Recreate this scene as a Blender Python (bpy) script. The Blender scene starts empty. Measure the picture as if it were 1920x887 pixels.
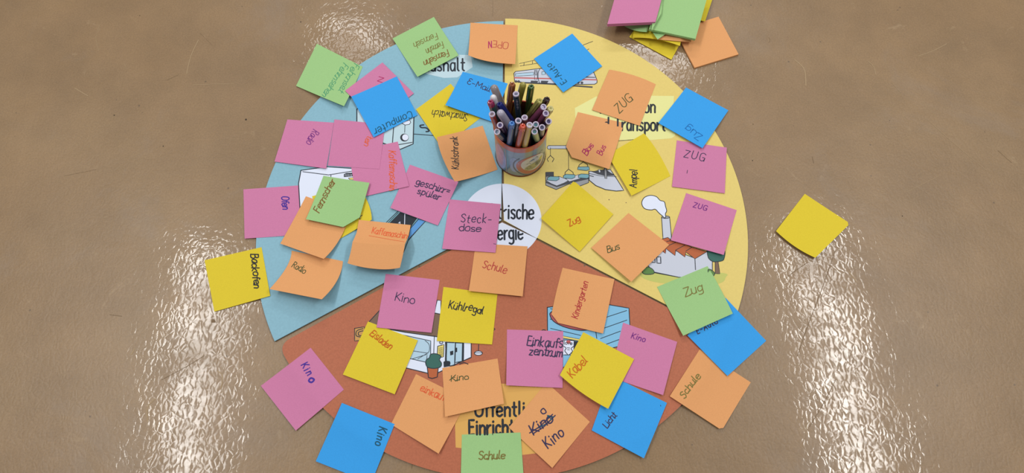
import bpy, bmesh, math, random
from mathutils import Vector, Matrix
from mathutils.bvhtree import BVHTree
random.seed(7)
S = bpy.context.scene
COL = S.collection
# ------------------------------------------------------------------ camera
F, TILT, ROLL, CH = 1250.0, 0.35536622, -0.02841774, 0.8870414   # focal length in px, tilt from straight down, roll, height in m
cd = bpy.data.cameras.new('camera'); cam = bpy.data.objects.new('camera', cd); COL.objects.link(cam)
cd.sensor_width = 36; cd.lens = 36 * F / 1920; cd.clip_start = .02; cd.clip_end = 50
ROT = Matrix.Rotation(TILT, 3, 'X') @ Matrix.Rotation(ROLL, 3, 'Z')
cam.matrix_world = Matrix.Translation((0, 0, CH)) @ ROT.to_4x4()
S.camera = cam
# ------------------------------------------------------------------ world and lamps
w = bpy.data.worlds.new('room_light'); S.world = w; w.use_nodes = True
w.node_tree.nodes['Background'].inputs[0].default_value = (1.0, .985, .96, 1)
w.node_tree.nodes['Background'].inputs[1].default_value = .33
def area(name, loc, sx, sy, power, col=(1, .985, .95), rz=0):
    l = bpy.data.lights.new(name, 'AREA'); l.shape = 'RECTANGLE'; l.size = sx; l.size_y = sy; l.energy = power; l.color = col
    o = bpy.data.objects.new(name, l); COL.objects.link(o); o.location = loc; o.rotation_euler = (0, 0, rz); return o
area('ceiling_lamp', (-1.75, .60, 2.8), .20, 1.45, 37)
area('ceiling_lamp', (1.77, .62, 2.8), .16, 1.45, 39, rz=.07)
area('ceiling_lamp', (-1.0, 2.74, 2.8), .32, .30, 9)
area('ceiling_lamp', (.98, 2.60, 2.8), .42, .36, 13)
area('ceiling_lamp', (.2, 4.4, 2.6), 2.6, .5, 78)
S.view_settings.view_transform = 'Standard'; S.view_settings.look = 'None'
S.view_settings.exposure = 0.08; S.view_settings.gamma = 1.0; S.view_settings.use_curve_mapping = False
# ------------------------------------------------------------------ helpers
def ray(px, py):
    return (ROT @ Vector(((px - 960) / F, -(py - 443.5) / F, -1))).normalized()
def at(px, py, z=0.0):                      # point of the photograph -> point on the horizontal plane z
    d = ray(px, py); k = (z - CH) / d.z
    return Vector((d.x * k, d.y * k, z))
def K(ox, oy, s):                           # coordinates measured on an enlarged detail -> photograph
    return lambda *p: [(ox + a / s, oy + b / s) for a, b in p]
def lin(c): return tuple(((v / 255) / 12.92 if v / 255 <= .04045 else ((v / 255 + .055) / 1.055) ** 2.4) for v in c) + (1,)
MATS = {}
def mat(name, rgb, rough=.7, spec=.2, noise=0.0, nscale=900, bump=0.0, metal=0, coat=0, trans=0, alpha=None):
    if name in MATS: return MATS[name]
    m = bpy.data.materials.new(name); m.use_nodes = True; nt = m.node_tree; b = nt.nodes['Principled BSDF']
    c = lin(rgb)
    b.inputs['Base Color'].default_value = c; b.inputs['Roughness'].default_value = rough
    b.inputs['Specular IOR Level'].default_value = spec; b.inputs['Metallic'].default_value = metal
    b.inputs['Coat Weight'].default_value = coat; b.inputs['Coat Roughness'].default_value = .12
    if trans: b.inputs['Transmission Weight'].default_value = trans
    if noise or bump:
        tc = nt.nodes.new('ShaderNodeTexCoord'); n = nt.nodes.new('ShaderNodeTexNoise'); n.inputs['Scale'].default_value = nscale; n.inputs['Detail'].default_value = 4
        nt.links.new(tc.outputs['Object'], n.inputs['Vector'])
        if noise:
            r = nt.nodes.new('ShaderNodeValToRGB'); r.color_ramp.elements[0].position = .3; r.color_ramp.elements[1].position = .7
            r.color_ramp.elements[0].color = tuple(v * (1 - noise) for v in c[:3]) + (1,)
            r.color_ramp.elements[1].color = tuple(min(1, v * (1 + noise)) for v in c[:3]) + (1,)
            nt.links.new(n.outputs['Fac'], r.inputs['Fac']); nt.links.new(r.outputs['Color'], b.inputs['Base Color'])
        if bump:
            bp = nt.nodes.new('ShaderNodeBump'); bp.inputs['Strength'].default_value = bump; bp.inputs['Distance'].default_value = .0005
            nt.links.new(n.outputs['Fac'], bp.inputs['Height']); nt.links.new(bp.outputs['Normal'], b.inputs['Normal'])
    MATS[name] = m; return m
def link(name, me, parent=None, mats=None, smooth=False):
    o = bpy.data.objects.new(name, me); COL.objects.link(o)
    if parent: o.parent = parent
    for m in (mats or []): me.materials.append(m)
    if smooth:
        for p in me.polygons: p.use_smooth = True
    return o
def mesh(name, vs, fs, parent=None, m=None, mi=None, smooth=False):
    me = bpy.data.meshes.new(name); me.from_pydata([tuple(v) for v in vs], [], fs); me.update()
    o = link(name, me, parent, m if isinstance(m, list) else ([m] if m else []), smooth)
    if mi:
        for p, i in zip(me.polygons, mi): p.material_index = i
    return o
def empty(name, loc=(0, 0, 0)):
    o = bpy.data.objects.new(name, None); COL.objects.link(o); o.location = loc; o.empty_display_size = .02; return o
def tag(o, label=None, cat=None, group=None, kind=None):
    if label: o['label'] = label
    if cat: o['category'] = cat
    if group: o['group'] = group
    if kind: o['kind'] = kind
    return o
# ------------------------------------------------------------------ stroke lettering
def P(s):
    sm = s[0] == '~'; s = s.lstrip('~')
    return (sm, [tuple(float(v) for v in q.split(',')) for q in s.split()])
G = {
 'a': (6, ['~6,8 4,10 1,9 0,5 1,1 3,0 5,2 6,5', '6,10 6,0']), 'b': (6, ['0,16 0,0', '~0,8 3,10 6,7 6,3 3,0 0,2']),
 'c': (5, ['~5,8.5 3,10 0,8 0,2 3,0 5,1.5']), 'd': (6, ['~6,8 3,10 0,7 0,3 3,0 6,2', '6,16 6,0']),
 'e': (6, ['~0,5 3,5.3 6,6 5.4,9 3,10 0,8 0,2 3,0 6,1.8']), 'f': (4, ['~5,15 3.4,16 2,14 2,8 2,0', '0,10 4,10']),
 'g': (6, ['~6,8 3,10 0,8 0,3 3,1 6,3', '~6,10 6,3 6,-3 3,-5 0,-4']), 'h': (6, ['0,16 0,0', '~0,7 3,10 6,8 6,4 6,0']),
 'i': (1.2, ['0.5,10 0.5,0', '0.5,13.6 0.6,14.2']), 'k': (5.5, ['0,16 0,0', '5,10 0,5 5.5,0']), 'l': (2, ['~0.5,16 0.5,8 0.5,2 2,0']),
 'm': (9, ['0,10 0,0', '~0,7 2.5,10 4.5,8 4.5,0', '~4.5,7 7,10 9,8 9,0']), 'n': (6, ['0,10 0,0', '~0,7 3,10 6,8 6,4 6,0']),
 'o': (6, ['~3,10 0,8 0,2 3,0 6,2 6,8 3,10']), 'p': (6, ['0,10 0,-5', '~0,8 3,10 6,7 6,3 3,0 0,2']),
 'r': (4, ['0,10 0,0', '~0,6 2,9 4.2,10']), 's': (5, ['~5,8.8 3,10 0,8.8 1,6 4,4.5 5,1.6 3,0 0,1.2']),
 't': (4.5, ['~2,15 2,8 2,2 4,0', '0,10 4.5,10']), 'u': (6, ['~0,10 0,2.5 3,0 5,1 6,4', '6,10 6,0']),
 'v': (6, ['0,10 3,0 6,10']), 'w': (9, ['0,10 2,0 4.5,8 7,0 9,10']), 'z': (6, ['0,10 6,10 0,0 6,0']),
 'A': (8, ['0,0 4,16 8,0', '1.5,6 6.6,6']), 'B': (7, ['0,0 0,16', '~0,16 5,15.5 6,12 4,9 0,8.5', '~0,8.5 6,8 7.5,4 5,0 0,0']),
 'C': (7, ['~7,13 5,16 1,14 0,8 1,2 5,0 7,3']), 'E': (6, ['6,16 0,16 0,0 6,0', '0,8.5 5,8.5']), 'F': (6, ['6,16 0,16 0,0', '0,8.5 5,8.5']),
 'G': (8, ['~8,13 5,16 1,14 0,8 1,2 4,0 7,1 8,5', '4.5,7 8,7 8,0']), 'H': (7, ['0,0 0,16', '7,0 7,16', '0,8.5 7,8.5']),
 'K': (7, ['0,0 0,16', '7,16 0,6', '1.6,8.5 7.5,0']), 'L': (6, ['0,16 0,0 6,0']), 'M': (9, ['0,0 0.5,16 4.5,5 8.5,16 9,0']),
 'N': (7, ['0,0 0,16 7,0 7,16']), 'O': (8, ['~4,16 0,13 0,3 4,0 8,3 8,13 4,16']), 'P': (6.5, ['0,0 0,16', '~0,16 5,15.5 6.5,12 5,8.5 0,8']),
 'R': (7, ['0,0 0,16', '~0,16 5,15.5 6.5,12 4.5,9 0,8.5', '2,8.5 7,0']), 'S': (6.5, ['~6.5,13.5 4,16 0.5,14 1,10.5 5,7.5 6.5,4 4,0 0,2']),
 'T': (7, ['0,16 7,16', '3.5,16 3.5,0']), 'U': (7, ['~0,16 0,4 3.5,0 7,4 7,16']), 'Z': (7, ['0,16 7,16 0,0 7,0']),
 '-': (5, ['0,6 5,6']), '=': (5, ['0,8 5,8', '0,4.5 5,4.5']), '7': (6, ['0,16 6,16 2,0', '1,8 5,8']), ' ': (4, []), '!': (1, ['0,16 0,4']),
}
G['ü'] = (6, G['u'][1] + ['1,13.6 1.1,14.2', '4.8,13.6 4.9,14.2']); G['Ö'] = (8, G['O'][1] + ['1.5,19 1.6,19.5', '6.4,19 6.5,19.5'])
G['ε'] = (5, ['~5,14 2.5,16 0.5,14 1,10 3.5,9', '~3.5,9 0,7 0,2 3,0 5.5,2'])
def smooth(pts, n=5):
    if len(pts) < 3: return pts
    out = []; q = [pts[0]] + list(pts) + [pts[-1]]
    if pts[0] == pts[-1]: q = [pts[-2]] + list(pts) + [pts[1]]
    for i in range(1, len(q) - 2):
        a, b, c, d = q[i - 1:i + 3]
        for k in range(n):
            t = k / n
            out.append(tuple(.5 * (2 * b[j] + (c[j] - a[j]) * t + (2 * a[j] - 5 * b[j] + 4 * c[j] - d[j]) * t * t + (3 * b[j] - a[j] - 3 * c[j] + d[j]) * t ** 3) for j in (0, 1)))
    out.append(pts[-1]); return out
def layout(text, p0, p1, h, jit=0.0, slant=0.0, cursive=False, gap=2.6):
    """strokes (photograph points) of a word whose baseline runs from p0 to p1, capital height h"""
    xs, x = [], 0
    for ch in text: xs.append(x); x += G[ch][0] + gap
    W = x - gap
    d = Vector((p1[0] - p0[0], p1[1] - p0[1])); L = d.length; d /= L; up = Vector((d.y, -d.x))
    sx, sy = L / W, h / 16
    out = []
    def tr(u, v): q = Vector(p0) + d * (u * sx + v * sy * slant) + up * (v * sy); return (q.x, q.y)
    prev = None
    for ch, x0 in zip(text, xs):
        jy = random.uniform(-jit, jit) * 1.5; js = 1 + random.uniform(-jit, jit) * .1
        for s in G[ch][1]:
            sm, pts = P(s)
            pts = [(x0 + a + random.uniform(-jit, jit) * .5, (b * js + jy) + random.uniform(-jit, jit) * .6) for a, b in pts]
            if P(s)[1][0] == P(s)[1][-1]: pts[-1] = pts[0]
            if sm: pts = smooth(pts)
            out.append([tr(*p) for p in pts])
        if cursive and prev is not None and ch in 'hilmnrtu' and last not in 'oO':
            out.append([tr(*p) for p in smooth([(prev, 1.2 + jy), (prev + gap * .5, 0.6 + jy), (x0, 2.6)])])
        prev = x0 + G[ch][0] - .5 if ch != ' ' else None; last = ch
    return out
def resample(pts, step):
    out = [Vector(pts[0])]
    for a, b in zip(pts, pts[1:]):
        a, b = Vector(a), Vector(b); L = (b - a).length; n = max(1, int(math.ceil(L / step)))
        for k in range(1, n + 1): out.append(a.lerp(b, k / n))
    return out
def ribbon(vs, fs, pts, wid, project, step=1.6, caps=True):
    """flat ink stroke: pts in photograph space, project maps them onto the real surface"""
    q = resample(pts, step)
    c = [project(p) for p in q]; c = [v for v in c if v]
    if len(c) < 2: return
    W, i0 = wid / 2, len(vs)
    dirs = []
    for i in range(len(c)):
        t = c[min(i + 1, len(c) - 1)][0] - c[max(i - 1, 0)][0]
        if t.length < 1e-9: t = Vector((1, 0, 0))
        dirs.append(t.normalized())
    for (p, n), t in zip(c, dirs):
        s = n.cross(t)
        s = s.normalized() if s.length > 1e-9 else Vector((1, 0, 0))
        vs += [p + s * W, p - s * W]
    for i in range(len(c) - 1): a = i0 + 2 * i; fs.append((a, a + 1, a + 3, a + 2))
    if caps:
        for (p, n), t, k, e in ((c[0], -dirs[0], (i0, i0 + 1), 0), (c[-1], dirs[-1], (i0 + 2 * len(c) - 2, i0 + 2 * len(c) - 1), 1)):
            s = n.cross(t).normalized(); b = len(vs)
            vs += [p + s * W * math.cos(a) + t * W * math.sin(a) for a in (math.radians(v) for v in (0, 45, 90, 135, 180))]
            fs.append((b + 4, b + 3, b + 2, b + 1, b))
# ------------------------------------------------------------------ floor
def floor_material():
    m = bpy.data.materials.new('worn_lino'); m.use_nodes = True; nt = m.node_tree; N = nt.nodes; Lk = nt.links; b = N['Principled BSDF']
    tc = N.new('ShaderNodeTexCoord').outputs['Object']
    def noise(sc, det=4, rough=.55, vec=None, dist=0):
        n = N.new('ShaderNodeTexNoise'); n.inputs['Scale'].default_value = sc; n.inputs['Detail'].default_value = det; n.inputs['Roughness'].default_value = rough; n.inputs['Distortion'].default_value = dist
        Lk.new(vec or tc, n.inputs['Vector']); return n.outputs['Fac']
    def ramp(src, stops):
        r = N.new('ShaderNodeValToRGB'); e = r.color_ramp.elements
        while len(e) < len(stops): e.new(.5)
        for k, (p, c) in zip(e, stops): k.position = p; k.color = c
        Lk.new(src, r.inputs['Fac']); return r.outputs['Color']
    def mix(a, c, fac, mode='MIX'):
        x = N.new('ShaderNodeMix'); x.data_type = 'RGBA'; x.blend_type = mode
        for s, v in ((x.inputs[0], fac), (x.inputs[6], a), (x.inputs[7], c)):
            if isinstance(v, (int, float, tuple)): s.default_value = v
            else: Lk.new(v, s)
        return x.outputs[2]
    g = lambda v: (v, v, v, 1)
    big = ramp(noise(1.6, 5, .6), [(.3, lin((134, 107, 75))), (.55, lin((141, 114, 82))), (.75, lin((147, 121, 89)))])
    blot = ramp(noise(9, 6, .65), [(.32, g(.86)), (.68, g(1.08))])
    c = mix(big, blot, 1.0, 'MULTIPLY')
    fine = ramp(noise(420, 3, .7), [(.3, g(.86)), (.7, g(1.12))])
    c = mix(c, fine, 1.0, 'MULTIPLY')
    gray = ramp(noise(4.5, 8, .7, dist=.6), [(.55, g(0)), (.72, g(.35))])
    c = mix(c, lin((138, 124, 112)), gray)
    wear = ramp(noise(16, 8, .75, dist=1.2), [(.62, g(0)), (.74, g(.45))])
    c = mix(c, lin((176, 152, 120)), wear)
    specks = N.new('ShaderNodeTexVoronoi'); specks.inputs['Scale'].default_value = 26; Lk.new(tc, specks.inputs['Vector'])
    sp = ramp(specks.outputs['Distance'], [(.025, g(.7)), (.05, g(0))])
    c = mix(c, lin((88, 72, 56)), sp)
    Lk.new(c, b.inputs['Base Color'])
    b.inputs['Roughness'].default_value = .42; b.inputs['Specular IOR Level'].default_value = .45
    # leathery gloss coat: wrinkled cells give the broken reflections of the lamps
    mp = N.new('ShaderNodeMapping'); mp.inputs['Scale'].default_value = (1.15, .8, 1); Lk.new(tc, mp.inputs['Vector'])
    wv = N.new('ShaderNodeTexNoise'); wv.inputs['Scale'].default_value = 60; wv.inputs['Detail'].default_value = 1; Lk.new(tc, wv.inputs['Vector'])
    ad = N.new('ShaderNodeMix'); ad.data_type = 'VECTOR'; ad.inputs[0].default_value = .012
    Lk.new(mp.outputs['Vector'], ad.inputs[4]); Lk.new(wv.outputs['Color'], ad.inputs[5])
    vo = N.new('ShaderNodeTexVoronoi'); vo.feature = 'DISTANCE_TO_EDGE'; vo.inputs['Scale'].default_value = 190; Lk.new(ad.outputs[1], vo.inputs['Vector'])
    vo.inputs['Scale'].default_value = 125
    edge = ramp(vo.outputs['Distance'], [(.0, g(0)), (.25, g(.75)), (.5, g(1))])
    mid = noise(80, 2, .5); bigw = noise(24, 2, .5); vast = noise(9, 2, .5)
    def madd(a, k, bb):
        x = N.new('ShaderNodeMath'); x.operation = 'MULTIPLY_ADD'; Lk.new(a, x.inputs[0]); x.inputs[1].default_value = k
        if isinstance(bb, (int, float)): x.inputs[2].default_value = bb
        else: Lk.new(bb, x.inputs[2])
        return x.outputs[0]
    h = madd(edge, .52, madd(mid, .85, madd(bigw, 2.2, madd(vast, 4.5, 0))))
    bp = N.new('ShaderNodeBump'); bp.inputs['Strength'].default_value = 1; bp.inputs['Distance'].default_value = .00013; Lk.new(h, bp.inputs['Height'])
    Lk.new(bp.outputs['Normal'], b.inputs['Coat Normal'])
    cw = ramp(noise(14, 5, .7, dist=.8), [(.38, g(.10)), (.62, g(.36))]); Lk.new(cw, b.inputs['Coat Weight']); b.inputs['Coat Roughness'].default_value = .07; b.inputs['Coat IOR'].default_value = 1.55
    b2 = N.new('ShaderNodeBump'); b2.inputs['Strength'].default_value = .25; b2.inputs['Distance'].default_value = .0006
    Lk.new(h, b2.inputs['Height']); Lk.new(b2.outputs['Normal'], b.inputs['Normal'])
    return m
fl = mesh('floor', [(-4, -3, 0), (4, -3, 0), (4, 5, 0), (-4, 5, 0)], [(0, 1, 2, 3)], None, floor_material()); tag(fl, kind='structure')
def flat(z):
    return lambda p: (at(p[0], p[1], z), Vector((0, 0, 1)))
mscr = mat('floor_scratch', (122, 100, 76), .6); mscl = mat('floor_scuff', (166, 143, 112), .6)
mspk = mat('floor_dirt', (70, 60, 50), .8)
def scratch(pts, wid, m, name='scratch'):
    vs, fs = [], []; ribbon(vs, fs, smooth(pts), wid * .7, flat(.0002), 4); mesh(name, vs, fs, fl, m)
for pts, wd in (([(1566, 470), (1540, 545), (1515, 610), (1495, 668)], .0011), ([(1567, 712), (1545, 755), (1518, 800)], .0010),
                ([(1513, 493), (1495, 505), (1478, 518)], .0012), ([(383, 667), (345, 690), (303, 712)], .0011),
                ([(1871, 282), (1883, 293), (1897, 305)], .0006), ([(1523, 294), (1526, 306)], .0009), ([(1442, 70), (1444, 76), (1441, 80)], .0006),
                ([(924, 0), (924, 30)], .0006), ([(313, 150), (335, 140)], .0005), ([(773, 866), (772, 878)], .0014), ([(205, 590), (228, 593)], .0010),
                ([(1625, 730), (1650, 750), (1672, 765)], .0005), ([(120, 330), (180, 318)], .0004), ([(398, 85), (375, 62)], .0004)):
    scratch(pts, wd, mscr)
for pts, wd in (([(1592, 510), (1600, 520), (1607, 529)], .0018), ([(252, 655), (246, 665)], .0022), ([(372, 75), (358, 105), (350, 138)], .0014),
                ([(362, 159), (400, 158), (438, 157)], .0009), ([(1722, 105), (1750, 95), (1775, 82)], .0010), ([(1490, 112), (1508, 130), (1511, 160)], .0018),
                ([(1628, 115), (1638, 125), (1642, 140)], .0012), ([(1672, 155), (1690, 175)], .0007), ([(1740, 225), (1790, 270), (1850, 320)], .0008),
                ([(277, 790), (276, 765), (290, 748)], .0022), ([(414, 730), (417, 705), (408, 696)], .0018), ([(1520, 786), (1512, 800), (1515, 815)], .0010),
                ([(185, 95), (180, 70), (188, 45)], .0006), ([(1655, 800), (1680, 812), (1712, 813)], .0008), ([(1586, 433), (1591, 436), (1590, 442)], .0007),
                ([(140, 165), (165, 180)], .0012), ([(325, 415), (340, 405)], .0010), ([(1700, 360), (1760, 330)], .0006)):
    scratch(pts, wd, mscl, 'scuff')
for k, (x, y, r) in enumerate(((461, 224, .0018), (214, 216, .0012), (306, 274, .0010), (564, 41, .0011), (1668, 226, .0006), (1412, 233, .0007), (1411, 301, .0009), (400, 602, .0032), (1692, 405, .0009), (262, 29, .0007))):
    c = at(x, y, .0002); n = 9
    mesh('dirt_speck', [c + Vector((r * random.uniform(.7, 1.1) * math.cos(6.283 * i / n), r * random.uniform(.7, 1.2) * math.sin(6.283 * i / n), 0)) for i in range(n)], [tuple(range(n))], fl, mspk if r < .003 else mscr)
# ------------------------------------------------------------------ pie-shaped boards
DT = .0030                                  # board thickness; all board tops at this height
RB = .3472
AP = Vector((-.01435, .3535))
m_blue = mat('board_blue', (133, 178, 197), .5, .25, .045, 300, .15)
m_yel = mat('board_yellow', (221, 199, 116), .5, .25, .03, 300, .15)
m_brown = mat('board_terracotta', (177, 104, 76), .5, .25, .08, 420, .25)
m_edge = mat('board_core', (120, 112, 98), .8)
m_white = mat('print_white', (220, 228, 248), .5, .25)
m_black = mat('print_black', (38, 44, 54), .5, .25)
def sector(name, corners, arc_c, a0, a1, m, label, rnd=0):
    """corners: apex-side points; then an arc around arc_c from angle a0 to a1 (degrees)"""
    pts = [Vector((p.x, p.y)) for p in corners]
    n = 90
    for i in range(n + 1):
        a = math.radians(a0 + (a1 - a0) * i / n); pts.append(Vector((arc_c[0] + RB * math.cos(a), arc_c[1] + RB * math.sin(a))))
    if rnd:                                  # rounded outer corners
        def rc(i, pts, r):
            p = pts[i]; q0 = pts[(i - 1) % len(pts)]; q1 = pts[(i + 1) % len(pts)]
            return p
    N_ = len(pts); bev = .0004
    cx = sum(p.x for p in pts) / N_; cy = sum(p.y for p in pts) / N_
    area2 = sum(pts[i].x * pts[(i + 1) % N_].y - pts[(i + 1) % N_].x * pts[i].y for i in range(N_))
    if area2 < 0: pts.reverse()
    ins = [p + (Vector((cx, cy)) - p).normalized() * bev for p in pts]
    vs = [(p.x, p.y, 0) for p in pts] + [(p.x, p.y, DT - bev) for p in pts] + [(p.x, p.y, DT) for p in ins]
    fs = [tuple(range(2 * N_, 3 * N_)), tuple(reversed(range(N_)))]; mi = [0, 1]
    for i in range(N_):
        j = (i + 1) % N_
        fs += [(i, j, N_ + j, N_ + i), (N_ + i, N_ + j, 2 * N_ + j, 2 * N_ + i)]; mi += [1, 0]
    root = mesh(name, [Vector(v) - Vector((cx, cy, 0)) for v in vs], fs, None, [m, m_edge], mi)
    root.location = (cx, cy, 0)
    tag(root, label, 'board', 'three boards of the pie chart'); root['_c'] = (cx, cy); return root
bpx = lambda x, y: at(x, y, DT)
def ang(p, c): return math.degrees(math.atan2(p.y - c[1], p.x - c[0]))
CY, CB, CR = (-.01277, .35574), (-.01594, .35099), (-.01425, .35286)
y_top, y_right = bpx(947, 38), bpx(1360, 629); b_top, b_left = bpx(944, 42), bpx(513, 641)
yb = sector('pie_board', [bpx(944.2, 413.6)], CY, ang(y_top, CY) , ang(y_right, CY), m_yel, 'yellow pie-shaped board printed with train, harbour and factory pictures')
bb = sector('pie_board', [bpx(940, 413)], CB, ang(b_top, CB), ang(b_left, CB) + 360, m_blue, 'light blue pie-shaped board printed with household appliances')
# terracotta board with rounded outer corners
def rounded(pts, i, r, n=8):
    p = pts[i]; a = (pts[i - 1] - p); c = (pts[(i + 1) % len(pts)] - p); a.normalize(); c.normalize()
    p0, p1 = p + a * r, p + c * r
    return [p0.lerp(p, t).lerp(p.lerp(p1, t), t) for t in [k / n for k in range(n + 1)]]
r_l, r_r = bpx(534, 640), bpx(1361, 633)
a0, a1 = ang(r_l, CR) % 360, ang(r_r, CR) % 360
ap = bpx(941.5, 416.8)
arc = [Vector((CR[0] + RB * math.cos(math.radians(a0 + (a1 - a0) * k / 80)), CR[1] + RB * math.sin(math.radians(a0 + (a1 - a0) * k / 80)))) for k in range(81)]
arc2 = rounded([Vector((ap.x, ap.y)), arc[0], arc[4]], 1, .018) + arc[5:-5] + rounded([arc[-5], arc[-1], Vector((ap.x, ap.y))], 1, .018)
_RB = RB
def poly_board(pts, m, label):
    N_ = len(pts); cx = sum(p.x for p in pts) / N_; cy = sum(p.y for p in pts) / N_
    vs = [(p.x - cx, p.y - cy, 0) for p in pts] + [(p.x - cx, p.y - cy, DT) for p in pts]
    if sum(pts[i].x * pts[(i + 1) % N_].y - pts[(i + 1) % N_].x * pts[i].y for i in range(N_)) < 0:
        pts = pts[::-1]; return poly_board(pts, m, label)
    fs = [tuple(range(N_, 2 * N_)), tuple(reversed(range(N_)))] + [(i, (i + 1) % N_, N_ + (i + 1) % N_, N_ + i) for i in range(N_)]
    o = mesh('pie_board', vs, fs, None, [m, m_edge], [0, 1] + [1] * N_); o.location = (cx, cy, 0); o['_c'] = (cx, cy)
    return tag(o, label, 'board', 'three boards of the pie chart')
rb = poly_board([Vector((ap.x, ap.y))] + arc2, m_brown, 'terracotta pie-shaped board printed with shop fronts, at the bottom')
def pie_mid(*a): pass
# ------------------------------------------------------------------ flat print on the boards
class Print:
    """one printed picture: filled shapes and ink lines lying flat on a board, painter's order"""
    def __init__(s, name, board, z=0):
        s.name, s.board, s.z, s.vs, s.fs, s.mi, s.m = name, board, DT + .00006 + z, [], [], [], []
    def slot(s, m):
        if m not in s.m: s.m.append(m)
        return s.m.index(m)
    def fill(s, pts, m, outline=0, om=None):
        s.z += .000012; b = len(s.vs); k = s.slot(m)
        v = [at(x, y, s.z) for x, y in pts]
        from mathutils.geometry import tessellate_polygon
        tri = tessellate_polygon([v]); s.vs += v
        for t in tri:
            p, q, r = (v[i] for i in t)
            n = (q - p).cross(r - p).z
            s.fs.append(tuple(b + i for i in (t if n > 0 else t[::-1]))); s.mi.append(k)
        if outline: s.line(list(pts) + [pts[0]], outline, om or m_black)
        return s
    def line(s, pts, wpx, m=None):
        s.z += .000012; k = s.slot(m or m_black); n = len(s.fs); ribbon(s.vs, s.fs, pts, wpx * .00075, flat(s.z), 6)
        s.mi += [k] * (len(s.fs) - n); return s
    def ell(s, c, rx, ry, m, outline=0, rot=0, n=28):
        ca, sa = math.cos(rot), math.sin(rot)
        return s.fill([(c[0] + rx * math.cos(t) * ca - ry * math.sin(t) * sa, c[1] + rx * math.cos(t) * sa + ry * math.sin(t) * ca) for t in (6.2832 * i / n for i in range(n))], m, outline)
    def text(s, t, p0, p1, h, wpx, m=None, gap=3.2):
        for st in layout(t, p0, p1, h, gap=gap): s.line(st, wpx, m)
        return s
    def done(s):
        c = Vector((s.board.location.x, s.board.location.y, 0))
        return mesh(s.name, [v - c for v in s.vs], s.fs, s.board, s.m, s.mi)
pl = mat('print_pale_blue', (187, 212, 224), .5); pg = mat('print_pale_green', (225, 224, 152), .5); pb = mat('print_beige', (217, 168, 92), .5)
pgl = mat('print_glass', (176, 205, 226), .5); pgr = mat('print_grey', (150, 152, 158), .5); pdg = mat('print_dark_grey', (72, 74, 82), .5)
pwb = mat('print_grey_white', (196, 202, 218), .5); pred = mat('print_red', (190, 92, 92), .5); psky = mat('print_sky', (128, 186, 222), .5)
pgn = mat('print_green', (92, 130, 72), .5); pdgn = mat('print_dark_green', (58, 104, 96), .5); prf = mat('print_roof', (180, 98, 62), .5)
plawn = mat('print_lawn', (190, 194, 108), .5); pbr = mat('print_brown', (122, 98, 82), .5); ptan = mat('print_tan', (196, 148, 88), .5)
pyl = mat('print_yellow', (228, 212, 120), .5); pteal = mat('print_teal', (120, 170, 185), .5); pblu = mat('print_blue', (92, 152, 214), .5); prose = mat('print_rose', (182, 96, 100), .5)
# white centre circle, one piece on each board
WR = .0572
def disc_piece(board, a0, a1, apex):
    c = AP; n = 30
    pts = [Vector((apex.x, apex.y, DT + .00005))] + [Vector((c.x + WR * math.cos(math.radians(a0 + (a1 - a0) * i / n)), c.y + WR * math.sin(math.radians(a0 + (a1 - a0) * i / n)), DT + .00005)) for i in range(n + 1)]
    cc = Vector((board.location.x, board.location.y, 0))
    mesh('white_centre', [p - cc for p in pts], [tuple(range(len(pts)))], board, m_white)
av = lambda p: math.degrees(math.atan2(p.y - AP.y, p.x - AP.x))
disc_piece(yb, av(bpx(1258, 577.5)), av(bpx(946, 60)), bpx(945.2, 413))
disc_piece(bb, av(bpx(941, 60)), av(bpx(513, 640)) + 360, bpx(939.3, 413))
disc_piece(rb, av(bpx(530, 637)) + 360, av(bpx(1259, 580)) + 360, bpx(941.5, 417.2))
def side_of(p):
    x, y = p
    if x > 945.2 and y < 413 + (x - 944.2) * .5127 - .4: return 'y'
    if x < 939.6 and y < 414 + (941 - x) * .49: return 'b'
    if y > 417 + abs(x - 941.5) * (.5127 if x > 941.5 else .49) + 1.2: return 'r'
for bd, key in ((yb, 'y'), (bb, 'b'), (rb, 'r')):      # the title runs across all three boards and is cut at the joints
    tp = Print('title_print', bd, .0001)
    for wd_, q0, q1, hh in (('elektrische', (891, 409), (1000, 410.5), 27), ('Energie', (911, 449.8), (980, 448.5), 27)):
        for st in layout(wd_, q0, q1, hh, gap=3.2):
            run = []
            for p in [tuple(v_) for v_ in resample(st, .8)] + [None]:
                if p and side_of(p) == key: run.append(p)
                else:
                    if len(run) > 2: tp.line(run, 3.6)
                    run = []
    tp.done()
# ---- blue board
c2 = K(720, 20, 4.435)
Print('caption_print', bb).fill(c2((590, 365), (725, 370), (737, 470), (610, 555), (500, 560), (370, 530), (240, 490), (230, 440), (330, 400)), pl)\
    .text('Haushalt', (781, 133.5), (871, 132.5), 24, 3.6).done()
c6 = K(500, 200, 4.436); c7 = K(720, 180, 4.433)
kettle = Print('appliance_print', bb)
kettle.fill(c6((750, 20), (900, -20), (1226, 40), (1218, 310), (1112, 355), (960, 300), (750, 200)), pl, 2.2)
kettle.line(c6((1057, 160), (1045, 318)), 1.8).line(c6((968, 306), (1045, 325), (1210, 297)), 1.8)
kettle.fill(c6((1110, 130), (1190, 112), (1198, 132), (1185, 148), (1150, 152)), m_white, 1.4).line(c6((1150, 152), (1148, 215)), 1.2)
kettle.ell(c6((1146, 257))[0], 8, 7.4, m_black).ell(c6((1153, 255))[0], 5.8, 5.8, m_white)
kettle.line(c7((247, 316), (330, 322), (430, 330)), 1.6).line(smooth(c7((330, 240), (300, 245), (310, 262), (350, 265), (375, 290), (350, 296))), 3).done()
fr = Print('appliance_print', bb)
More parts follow.
